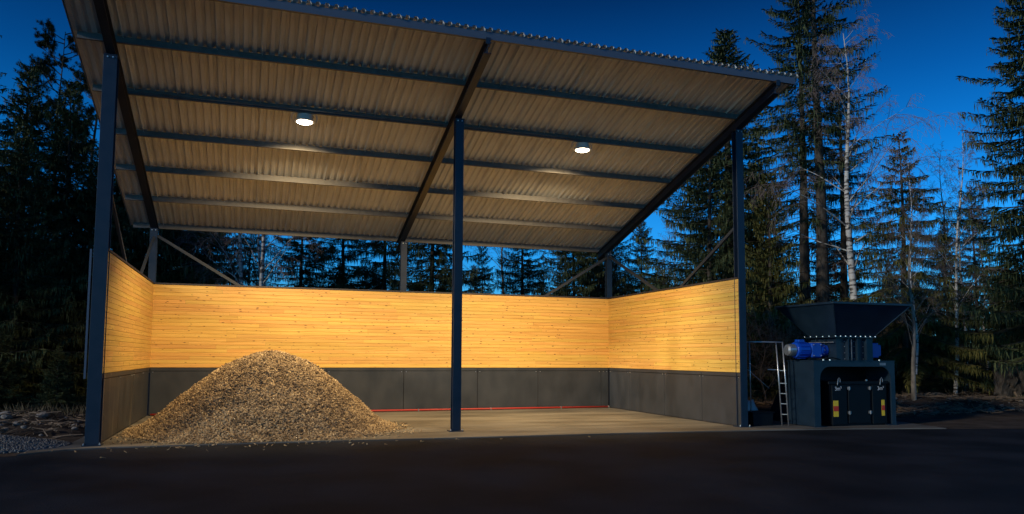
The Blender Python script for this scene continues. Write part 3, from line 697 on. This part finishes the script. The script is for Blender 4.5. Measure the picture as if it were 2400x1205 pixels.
# ---------------------------------------------------------------- trees
def kite(V_, F_, T_, p, d, wv, L, W, tone):
    n = len(V_); a = p+d*(L*.45)
    V_.append(p[:]); V_.append((a+wv*W)[:]); V_.append((p+d*L)[:]); V_.append((a-wv*W)[:]); F_.append((n, n+1, n+2, n+3)); T_.append(tone)
def spruce(seed, H, Rm, base, whorl=.42, nb=6, hang=.5, dens=1., shape=.85, droop=.25, dead=0, ltone=0., wid=.06):
    """returns (trunk mesh builder, crown verts/faces/tones)"""
    r = random.Random(seed); V_, F_, T_ = [], [], []; tr = MB()
    bend = [(0.12*r.uniform(-1, 1)*z/H*H*.08, .12*r.uniform(-1, 1)) for z in range(6)]
    tr.tube([(0+.04*math.sin(z*1.3+seed), .04*math.cos(z*1.1), z*H/8) for z in range(9)], [max(.012, (H*.0135)*(1-z/8.2)) for z in range(9)], 9)
    z = base
    while z < H-.15:
        t = (z-base)/(H-base); prof = (1-t)**shape*(.75+.25*min(1, t*6))
        gapf = .75+.35*r.random()
        n_ = nb if t < .85 else max(3, nb-2)
        a0 = r.uniform(0, 6.28)
        for k in range(n_):
            az = a0+6.283*k/n_+r.uniform(-.35, .35); L = max(.25, Rm*prof*gapf*r.uniform(.62, 1.12))
            hd = Vector((math.cos(az), math.sin(az), 0)); sd_ = Vector((-hd.y, hd.x, 0))
            el = (.55 if t > .8 else .18*(t)-droop*(1-t))+r.uniform(-.12, .12)
            zz = z+r.uniform(-.12, .12)
            npt = 6; pl = []
            for i in range(npt):
                s_ = i/(npt-1); pl.append(Vector((0, 0, zz))+hd*(L*s_)+Vector((0, 0, L*(el*s_-.32*droop*2*s_*s_+.30*s_**3)))+sd_*(L*.05*math.sin(3*s_+az)))
            tr.tube(pl, [max(.006, .012*L*(1-.85*i/(npt-1))) for i in range(npt)], 3, False)
            br = r.random()*.35
            m_ = int(L/.125*dens)+3
            for j in range(m_):
                s_ = (.12+.88*(j+r.random())/m_); i = min(npt-2, int(s_*(npt-1))); q = s_*(npt-1)-i
                p = pl[i].lerp(pl[i+1], q); d0 = (pl[i+1]-pl[i]).normalized()
                for sg in (-1, 1):
                    tl = min(.75, (.22+.30*L*(1-s_)*.55))*r.uniform(.6, 1.15)
                    d = (d0*r.uniform(.5, 1)+sd_*sg*r.uniform(.5, 1.1)+Vector((0, 0, r.uniform(-.55, .12)))).normalized()
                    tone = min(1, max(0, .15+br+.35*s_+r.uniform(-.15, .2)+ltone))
                    up_ = Vector((r.uniform(-.5, .5), r.uniform(-.5, .5), 1))
                    wv = d.cross(up_).normalized()
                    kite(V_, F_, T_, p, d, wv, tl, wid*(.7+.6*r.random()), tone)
                    if r.random() < .75:
                        p2 = p+d*tl*r.uniform(.3, .7); d2 = (d+sd_*sg*-.6*r.random()+d0*.6*r.random()+Vector((0, 0, r.uniform(-.5, .1)))).normalized()
                        kite(V_, F_, T_, p2, d2, d2.cross(up_).normalized(), tl*.55, wid*.6, tone+.05)
                    if r.random() < hang:
                        p3 = p+d*tl*r.uniform(0, .9); hl = r.uniform(.15, .45)*(1.2 if t < .6 else .7)
                        d3 = Vector((r.uniform(-.2, .2), r.uniform(-.2, .2), -1)).normalized()
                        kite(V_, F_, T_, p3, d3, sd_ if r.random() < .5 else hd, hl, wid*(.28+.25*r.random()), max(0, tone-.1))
                        p4 = p+d*tl*r.uniform(0, .9)+d0*.05; kite(V_, F_, T_, p4, (d3+hd*r.uniform(-.2, .2)).normalized(), hd, hl*.8, wid*.3, tone)
        z += whorl*r.uniform(.75, 1.25)*(1 if t < .7 else .75)
    # leader
    for k in range(10):
        az = r.uniform(0, 6.28); kite(V_, F_, T_, Vector((0, 0, H-.9+.08*k)), Vector((math.cos(az)*.5, math.sin(az)*.5, .7)).normalized(), Vector((-math.sin(az), math.cos(az), 0)), .25, .03, .5)
    if dead:
        zz = .8
        while zz < base+1:
            az = r.uniform(0, 6.28); L = r.uniform(.5, 1.9)*dead; hd = Vector((math.cos(az), math.sin(az), 0))
            pl = [Vector((0, 0, zz)), Vector((0, 0, zz-.06*L))+hd*L*.5+Vector((0, 0, -.05)), Vector((0, 0, zz-.28*L))+hd*L]
            tr.tube(pl, [.018, .012, .004], 3, False)
            for q in range(4):
                s_ = r.uniform(.3, .95); p = pl[0].lerp(pl[2], s_); tr.tube([p, p+Vector((r.uniform(-.3, .3), r.uniform(-.3, .3), r.uniform(-.35, .05)))], [.006, .002], 3, False)
            zz += r.uniform(.08, .22)
    return tr, (V_, F_, T_)
def tree_proto(kindname, seed, leaf, bark=BARK, **k):
    tr, (V_, F_, T_) = spruce(seed, **k)
    tm = tr.mesh(kindname+'_trunk', bark, True)
    cm = np_mesh(kindname+'_crown', np.array(V_), np.array(F_), leaf, np.clip(np.array(T_), 0, 1))
    return tm, cm
PROTO = {
 'dense': (tree_proto('spruce', 1, NEED, H=14, Rm=4.3, base=.4, hang=.6, whorl=.38, nb=7, dens=1.7, wid=.042), 14),
 'dense2': (tree_proto('spruce', 2, NEED, H=14, Rm=3.8, base=.9, hang=.7, whorl=.46, shape=.75, dens=1.7, wid=.038), 14),
 'tall': (tree_proto('spruce', 3, NEED, H=22, Rm=3.3, base=9, hang=.6, whorl=.62, shape=.45, dead=2.0, dens=1.6, nb=5, wid=.036), 22),
 'tall2': (tree_proto('spruce', 4, NEED, H=22, Rm=2.9, base=10.5, hang=.6, whorl=.66, shape=.4, dead=1.9, dens=1.6, nb=5, wid=.036), 22),
 'spire': (tree_proto('spruce', 5, NEED, H=20, Rm=4.2, base=1.0, hang=.8, whorl=.50, shape=.85, dens=1.8, nb=7, wid=.040), 20),
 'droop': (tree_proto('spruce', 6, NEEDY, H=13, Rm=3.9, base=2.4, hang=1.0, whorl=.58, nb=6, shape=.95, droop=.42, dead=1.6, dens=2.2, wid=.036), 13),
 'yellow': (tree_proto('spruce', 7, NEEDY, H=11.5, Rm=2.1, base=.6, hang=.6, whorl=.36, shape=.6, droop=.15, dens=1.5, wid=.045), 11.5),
 'thin': (tree_proto('spruce', 8, NEED, H=12, Rm=1.7, base=.6, hang=.4, whorl=.4, nb=6, shape=.7, dens=1.3, wid=.045), 12),
 'brown': (tree_proto('spruce', 9, NEEDB, H=20, Rm=3.2, base=3.0, hang=.8, whorl=.62, nb=5, shape=.75, dead=1.5, dens=1.6, wid=.038), 20),
}
def zg(x, y): return -.1+max(-.02, ground_z(x, y)) if y > 10.5 else -.1
def put(kind, x, y, H, label, group=None, name='spruce_tree', cat='tree', wide=1.):
    (tm, cm), h0 = PROTO[kind]
    t_ = thing(name, label, cat, (x, y, zg(x, y)), group, rnd.uniform(0, 6.28)); s = H/h0; t_.scale = (s*wide, s*wide, s)
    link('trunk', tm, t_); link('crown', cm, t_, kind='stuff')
    return t_

# bare deciduous trees: recursive branches with drooping twigs
def bare(seed, H, r0, spread, nlimb, twig_droop, first=.25, lean=0, fork=False, twigs=1.):
    r = random.Random(seed); tk = MB(); tw = MB()
    npt = 12; tp = [Vector((lean*(i/npt)**1.4*H*.1+.10*math.sin(i*.9+seed), .08*math.sin(i*1.3), H*.97*i/npt)) for i in range(npt+1)]
    tk.tube(tp, [max(.012, r0*(1-i/(npt+.5))**.9) for i in range(npt+1)], 9)
    def branch(p, d, L, rad, lev):
        n = 5; pl = [p]; cur = p.copy(); dd = d.copy()
        for i in range(n):
            s_ = (i+1)/n
            dd = (dd+Vector((r.uniform(-.16, .16), r.uniform(-.16, .16), r.uniform(-.10, .14)-(twig_droop*s_*.55 if lev >= 1 else twig_droop*.10*s_)))).normalized()
            cur = cur+dd*(L/n); pl.append(cur.copy())
        (tk if lev == 0 else tw).tube(pl, [max(.0035, rad*(1-.85*i/n)) for i in range(n+1)], 4 if lev == 0 else 3, False)
        if lev < 3:
            k = int([7, 6, 4][lev]*twigs+r.random())
            for j in range(k):
                s_ = r.uniform(.2, 1); i = min(n-1, int(s_*n)); q = pl[i].lerp(pl[i+1], s_*n-i)
                side = dd.cross(Vector((r.uniform(-1, 1), r.uniform(-1, 1), r.uniform(-1, 1)))).normalized()
                nd = (dd*.9+side*r.uniform(.4, .9)).normalized()
                branch(q, nd, L*r.uniform(.32, .55), rad*.42, lev+1)
    for k in range(nlimb):
        s_ = first+(1-first)*((k+r.random())/nlimb); i = min(npt-1, int(s_*npt)); p = tp[i].lerp(tp[i+1], s_*npt-i)
        az = r.uniform(0, 6.283); e_ = r.uniform(.7, 1.5)
        d = Vector((math.cos(az), math.sin(az), e_)).normalized()
        branch(p, d, spread*(1.15-s_)*r.uniform(.7, 1.1)+.5, max(.012, r0*.30*(1.1-s_)), 0)
    return tk, tw
def bare_proto(nm, bark, tmat, **k):
    a, b = bare(**k); return (a.mesh(nm+'_trunk', bark, True), b.mesh(nm+'_twigs', tmat)), k['H']
TWB = mat('birch_twigs', (.16, .12, .115), .8)
PROTO['birch'] = bare_proto('birch', BIRCH, TWB, seed=21, H=18, r0=.17, spread=4.6, nlimb=26, twig_droop=.75, first=.33)
PROTO['birch2'] = bare_proto('birch', BIRCH, TWB, seed=24, H=17, r0=.13, spread=3.2, nlimb=20, twig_droop=.4, first=.25, lean=.6)
PROTO['slim'] = bare_proto('birch', BIRCH, TWB, seed=27, H=14, r0=.085, spread=1.9, nlimb=24, twig_droop=.15, first=.3, twigs=.85)
PROTO['larch'] = bare_proto('larch', BARK, TWIG, seed=31, H=15, r0=.12, spread=2.2, nlimb=46, twig_droop=.2, first=.22, twigs=.7)
BARKG = mat('grey_bark', (.2, .18, .16), .85, build=noise_col((.10, .088, .078), (.26, .24, .21), 6, stretch=(1, 1, .4), bump=.01))
PROTO['bare'] = bare_proto('bare_tree', BARKG, TWIG, seed=35, H=13, r0=.17, spread=3.8, nlimb=26, twig_droop=.1, first=.3)
PROTO['shrub'] = bare_proto('shrub', TWIGL, TWIGL, seed=41, H=3.2, r0=.03, spread=2.2, nlimb=16, twig_droop=.35, first=.06, twigs=.8)
def putb(kind, x, y, H, label, group=None, name='birch_tree', cat='tree', wide=1.):
    (tm, cm), h0 = PROTO[kind]
    t_ = thing(name, label, cat, (x, y, zg(x, y)), group, rnd.uniform(0, 6.28)); s = H/h0; t_.scale = (s*wide, s*wide, s)
    link('trunk', tm, t_); link('twigs', cm, t_, kind='stuff')
    return t_
# pine: long bare limbs with needle tufts at the tips
def pine(seed, H, r0):
    r = random.Random(seed); tk = MB(); V_, F_, T_ = [], [], []
    npt = 12; tp = [Vector((.15*math.sin(i*.8+seed), .12*math.sin(i*1.1), H*.97*i/npt)) for i in range(npt+1)]
    tk.tube(tp, [max(.02, r0*(1-i/(npt+.5))) for i in range(npt+1)], 9)
    def br(p, d, L, rad, lev):
        n = 5; pl = [p]; cur = p.copy(); dd = d.copy()
        for i in range(n):
            dd = (dd+Vector((r.uniform(-.25, .25), r.uniform(-.25, .25), r.uniform(-.10, .24)))).normalized(); cur = cur+dd*(L/n); pl.append(cur.copy())
        tk.tube(pl, [max(.004, rad*(1-.8*i/n)) for i in range(n+1)], 3, False)
        if lev < 2:
            for j in range(9 if lev == 0 else 6):
                s_ = r.uniform(.3, 1); i = min(n-1, int(s_*n)); q = pl[i].lerp(pl[i+1], s_*n-i)
                br(q, (dd+Vector((r.uniform(-.9, .9), r.uniform(-.9, .9), r.uniform(-.3, .6)))).normalized(), L*r.uniform(.3, .5), rad*.45, lev+1)
        if lev >= 1:
            for q in (pl[-1], pl[-2], pl[-3]) if lev == 2 else (pl[-1], pl[-2]):
                if r.random() < .25: continue
                tn = r.uniform(.2, .8)
                for k in range(13):
                    d2 = Vector((r.uniform(-1, 1), r.uniform(-1, 1), r.uniform(-.3, 1))).normalized()
                    kite(V_, F_, T_, q, d2, d2.cross(Vector((.3, .2, 1))).normalized(), r.uniform(.10, .20), .013, tn+r.uniform(-.2, .2))
    for k in range(44):
        s_ = .40+.60*(k+r.random())/44; i = min(npt-1, int(s_*npt)); p = tp[i].lerp(tp[i+1], s_*npt-i); az = r.uniform(0, 6.28)
        br(p, Vector((math.cos(az), math.sin(az), r.uniform(-.05, .7))).normalized(), (3.1*(1.25-s_))*r.uniform(.6, 1.1)+.4, .04, 0)
    return (tk.mesh('pine_trunk', BARK, True), np_mesh('pine_crown', np.array(V_), np.array(F_), NEEDP, np.clip(np.array(T_), 0, 1))), H
PROTO['pine'] = pine(51, 21, .2)

# right of the shed
put('spire', 30.9, 19.1, 22.8, 'tall spire-shaped spruce rising above the right end of the roof', wide=1.75)
put('tall', 31.1, 12.6, 23.5, 'tall spruce with slim bare lower trunk just right of the corner post', wide=1.15)
put('tall2', 30.5, 10.7, 26.0, 'tallest spruce with thick bare trunk left of the white birch', wide=1.15)
put('brown', 35.3, 14.4, 20.5, 'brown-topped thinning spruce right behind the white birch')
putb('birch', 30.4, 8.6, 18.6, 'tall white-barked birch with drooping bare twigs above the hopper', wide=1.3)
put('droop', 32.8, 7.8, 13.1, 'loose spruce with hanging yellow-green twigs right of the hopper', wide=1.3)
putb('larch', 43.3, 14.8, 15.2, 'slim bare conical larch against the sky near the right edge', name='larch_tree')
put('spire', 36.6, 3.9, 22.5, 'big dark spruce filling the right edge of the picture', wide=1.25)
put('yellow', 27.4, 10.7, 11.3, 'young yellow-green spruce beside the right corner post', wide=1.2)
put('dense2', 26.2, 14.0, 15.5, 'spruce with open hanging branches seen under the right rafter', wide=1.2)
put('dense', 26.8, 22.6, 11.3, 'spruce seen just below the roof at the right rear corner')
putb('slim', 35.5, 33.0, 14.8, 'pale bare birch far behind the right wall, left one of the pair', 'far birches behind the right wall')
putb('slim', 37.2, 33.5, 12.6, 'pale bare birch far behind the right wall, right one of the pair', 'far birches behind the right wall')
putb('slim', 33.6, 31.5, 11.8, 'low bare birch beside the pair of far birches')
putb('slim', 31.5, 6.1, 11.5, 'thin birch trunk right of the machine, under the drooping spruce')
putb('birch2', 34.0, 6.3, 13.0, 'white birch trunk halfway between the machine and the uprooted stump')
putb('slim', 41.6, 12.2, 14.0, 'thin pale birch just left of the uprooted stump')
putb('slim', 46.0, 14.5, 13.5, 'leaning thin birch right of the uprooted stump')
putb('slim', 47.5, 12.0, 13.5, 'slender birch in the shade near the right edge')
putb('bare', 29.6, 4.4, 8.5, 'bare tree with thick grey trunk standing on the bank beside the machine', name='bare_tree')
put('dense', 34.0, 20.5, 15.5, 'dense spruce filling the gap behind the two tall bare trunks')
put('dense2', 39.0, 20.0, 11.0, 'mid-height spruce behind the drooping spruce')
put('dense', 47, 18, 11.5, 'broad dark spruce behind the uprooted stump')
put('dense2', 52, 20, 14.5, 'dark spruce at the far right behind the slender birches')
# behind the shed
put('dense', 21.9, 22.1, 13.5, 'wide spruce left of the right rear post', wide=1.0)
put('dense2', 24.6, 24.2, 15, 'dark spruce directly behind the right rear post', wide=1.05)
put('dense', 20.3, 26.9, 13, 'bushy spruce behind the back wall, right of the bare tree', wide=1.0)
put('thin', 24.2, 52.1, 11.3, 'small distant spruce against the sky right of the middle post')
putb('bare', 20.0, 30.2, 13.0, 'bare tree against the sky right of the middle front post', name='bare_tree')
put('dense', 13.3, 22.9, 15.5, 'dense spruce filling the gap right of the middle rear post', wide=1.15)
put('dense2', 11.0, 26.0, 15, 'spruce behind the back wall left of the middle rear post', wide=1.15)
put('dense2', 8.8, 28.5, 14.5, 'spruce with open boughs above the chip pile side of the wall', wide=1.15)
put('dense', 6.2, 27.5, 13.5, 'spruce right of the three birch trunks behind the wall', wide=1.1)
putb('birch2', 2.9, 18.0, 17.3, 'left birch of the three white trunks behind the back wall', 'three birches behind the back wall')
putb('slim', 3.75, 18.8, 16.0, 'thin middle birch of the three white trunks behind the back wall', 'three birches behind the back wall')
putb('birch2', 4.1, 16.5, 17.3, 'right and thickest birch of the three white trunks behind the back wall', 'three birches behind the back wall')
put('dense', .3, 21.5, 18, 'very dense spruce behind the left rear corner of the shed', wide=1.15)
put('dense', -1.9, 24.5, 16, 'dark spruce seen under the left rafter end', wide=1.2)
put('thin', -4.7, 33.3, 14.2, 'thin spire spruce in the gap right of the left front post')
put('dense2', 16.8, 24.5, 9.5, 'shadowy spruce low behind the wall, left of the bare tree', wide=0.9)
put('dense', 26.4, 27.5, 14.5, 'broad spruce behind the right rear brace')
put('dense', -.3, 33, 16, 'second-row spruce behind the left rear corner', wide=1.3)
put('dense2', 3.2, 36, 13, 'second-row spruce behind the three birch trunks', wide=1.0)
put('dense', 9.6, 38, 9, 'second-row spruce behind the left half of the back wall', wide=0.9)
# left of the shed
put('dense2', -11.5, 19.5, 17, 'second-row spruce in the left tree mass near the picture edge', wide=1.3)
put('dense', -7.4, 22.5, 16.5, 'second-row spruce between the left edge and the pines', wide=1.2)
put('dense', -3.6, 19.6, 12.0, 'low-boughed spruce right behind the left front post', wide=1.1)
put('dense', -5.2, 20.8, 15.5, 'thick dark spruce in the middle of the left tree mass', wide=1.1)
put('dense', -6.0, 16.5, 12, 'broad low-branched spruce at the front of the left tree mass', wide=1.2)
put('spire', -8.6, 18.0, 18.5, 'tall dark spruce at the left edge of the picture', wide=1.3)
put('dense2', -3.6, 24.5, 14, 'spruce beside the left front post, behind the broad one', wide=1.25)
put('dense', -9.5, 14.0, 14, 'dark spruce cut by the left picture edge', wide=1.3)
putb('pine', -7.2, 27.8, 21.0, 'tall pine with open crown above the left spruces, left one of two', 'pines above the left spruces', name='pine_tree')
putb('pine', -4.9, 25.1, 20.6, 'tall pine with long bare limbs beside the roof corner, right one of two', 'pines above the left spruces', name='pine_tree')
putb('larch', -2.9, 29, 15.5, 'bare larch whose twigs reach towards the left post', name='larch_tree')
# background forest, each a tree of its own
bgl = {'dense': 'background spruce in the forest far behind', 'dense2': 'background spruce with open boughs in the forest far behind', 'thin': 'narrow background spruce in the forest far behind'}
cnt = 0
for i in range(230):
    d = rnd.uniform(42, 85); u = rnd.uniform(-.80, .85)
    x = CAM.x+fw.x*d+rt.x*u*d; y = CAM.y+fw.y*d+rt.y*u*d
    if y < 24 and x < 22: continue
    pxu = 1200+1786*u
    H = rnd.uniform(6.0, 9.5)*d/62
    side = 'left of the shed' if pxu < 240 else 'behind the back wall' if pxu < 1430 else 'behind the right wall' if pxu < 1740 else 'right of the shed'
    if pxu < 420: H *= 1.25
    if 1070 < pxu < 1200 or 640 < pxu < 790: H *= .62
    if 2150 < pxu < 2330: H *= .85
    if pxu > 2330: H *= 1.2
    k = rnd.choice(('dense', 'dense2', 'dense', 'thin'))
    put(k, x, y, H, bgl[k]+', '+side, 'background forest '+side); cnt += 1
for i in range(34):
    d = rnd.uniform(46, 70); u = rnd.uniform(-.7, .8); x = CAM.x+fw.x*d+rt.x*u*d; y = CAM.y+fw.y*d+rt.y*u*d
    if y < 24 and x < 22: continue
    putb(rnd.choice(('slim', 'bare', 'larch')), x, y, rnd.uniform(7, 11)*d/60, 'bare tree among the background spruces', 'bare trees in the background forest', name='bare_tree')
# undergrowth
for i, (x, y, s) in enumerate([(24.5, 7.6, 1.2), (26.5, 8.8, 1.0), (28.5, 9.4, 1.3), (31, 10, 1.1), (33, 9.6, 1.2), (36, 10.6, 1.0), (38.5, 9.5, 1.1), (41, 10.5, 1.0), (44.5, 11, 1.2), (29.2, 13, 1.6), (35, 13, 1.5)]):
    putb('shrub', x, y, 3.0*s, 'tangled leafless shrub at the forest edge behind the machine', 'leafless shrubs at the forest edge', name='shrub', cat='shrub')
YL = ['small young spruce in the gap between machine and right picture edge', 'lowest young spruce near the uprooted stump', 'young spruce in the shade directly behind the ladder frame',
      'young spruce at the forest edge nearest the left picture edge', 'small young spruce closest to the left front post', 'young spruce between the other two left of the shed',
      'bushy young spruce under the tall bare trunks behind the hopper', 'young spruce furthest right at the forest edge']
for i, (x, y, s) in enumerate([(37.6, 9.2, 1.6), (39.6, 9.8, 1.4), (24, 9.5, 3.4), (-8, 12.5, 2.4), (-3.4, 12.5, 2.2), (-5.5, 13.2, 2.8), (27.8, 12, 4.0), (42.5, 13.8, 3)]):
    put('dense', x, y, s*1.15, YL[i], 'young spruces at the forest edge', wide=1.5)
# uprooted stump
st = thing('uprooted_stump', 'uprooted tree stump with torn roots on the bank at far right', 'stump', (34.9, 4.3, .30)); st.scale = (.75, .8, .95)
import bmesh
bm = bmesh.new(); bmesh.ops.create_icosphere(bm, subdivisions=4, radius=1)
for v_ in bm.verts:
    n = mn.noise(v_.co*1.6)*.5+mn.noise(v_.co*4)*.25+mn.noise(v_.co*9)*.12
    v_.co = v_.co*(1+n); v_.co.x *= 1.0; v_.co.y *= .5; v_.co.z = v_.co.z*1.05+1.0
me = bpy.data.meshes.new('root_plate'); bm.to_mesh(me); bm.free(); me.materials.append(BARK); link('root_plate', me, st)
for k in range(14):
    a = rnd.uniform(0, 6.28); p = Vector((.7*math.cos(a), -.3, 1.1+.7*math.sin(a))); d = Vector((math.cos(a), -.5, math.sin(a)))
    q = p+d*rnd.uniform(.4, .9)+Vector((0, 0, -.2)); obj('root', MB().tube([p, (p+q)/2+Vector((0, -.1, .1)), q], [.06, .04, .012], 5), TWIGL, st)
# withered grass tufts and litter along the forest edge
gpts = []; gn = []
V_, F_, T_ = [], [], []
for i in range(16000):
    if rnd.random() < .72: x = rnd.uniform(23, 52); y = rnd.uniform(6.0, 15)
    else: x = rnd.uniform(-13, -.7); y = rnd.uniform(7, 15)
    if rnd.random() > .5+.9*nz(x, y, .5): continue
    z0_ = (zb1 if x > 10 else zb2)(x, y) if y < (9.5 if x > 10 else 11) else zg(x, y)+.05
    d = Vector((rnd.uniform(-.7, .7), rnd.uniform(-.7, .7), 1)).normalized()
    kite(V_, F_, T_, Vector((x, y, z0_-.02)), d, d.cross(Vector((rnd.uniform(-1, 1), 1, 0))).normalized(), rnd.uniform(.12, .5), .014, rnd.random())
tag(link('grass', np_mesh('grass', np.array(V_), np.array(F_), GRASS, np.array(T_))), 'withered grass and litter along the forest edge', 'grass', kind='stuff')
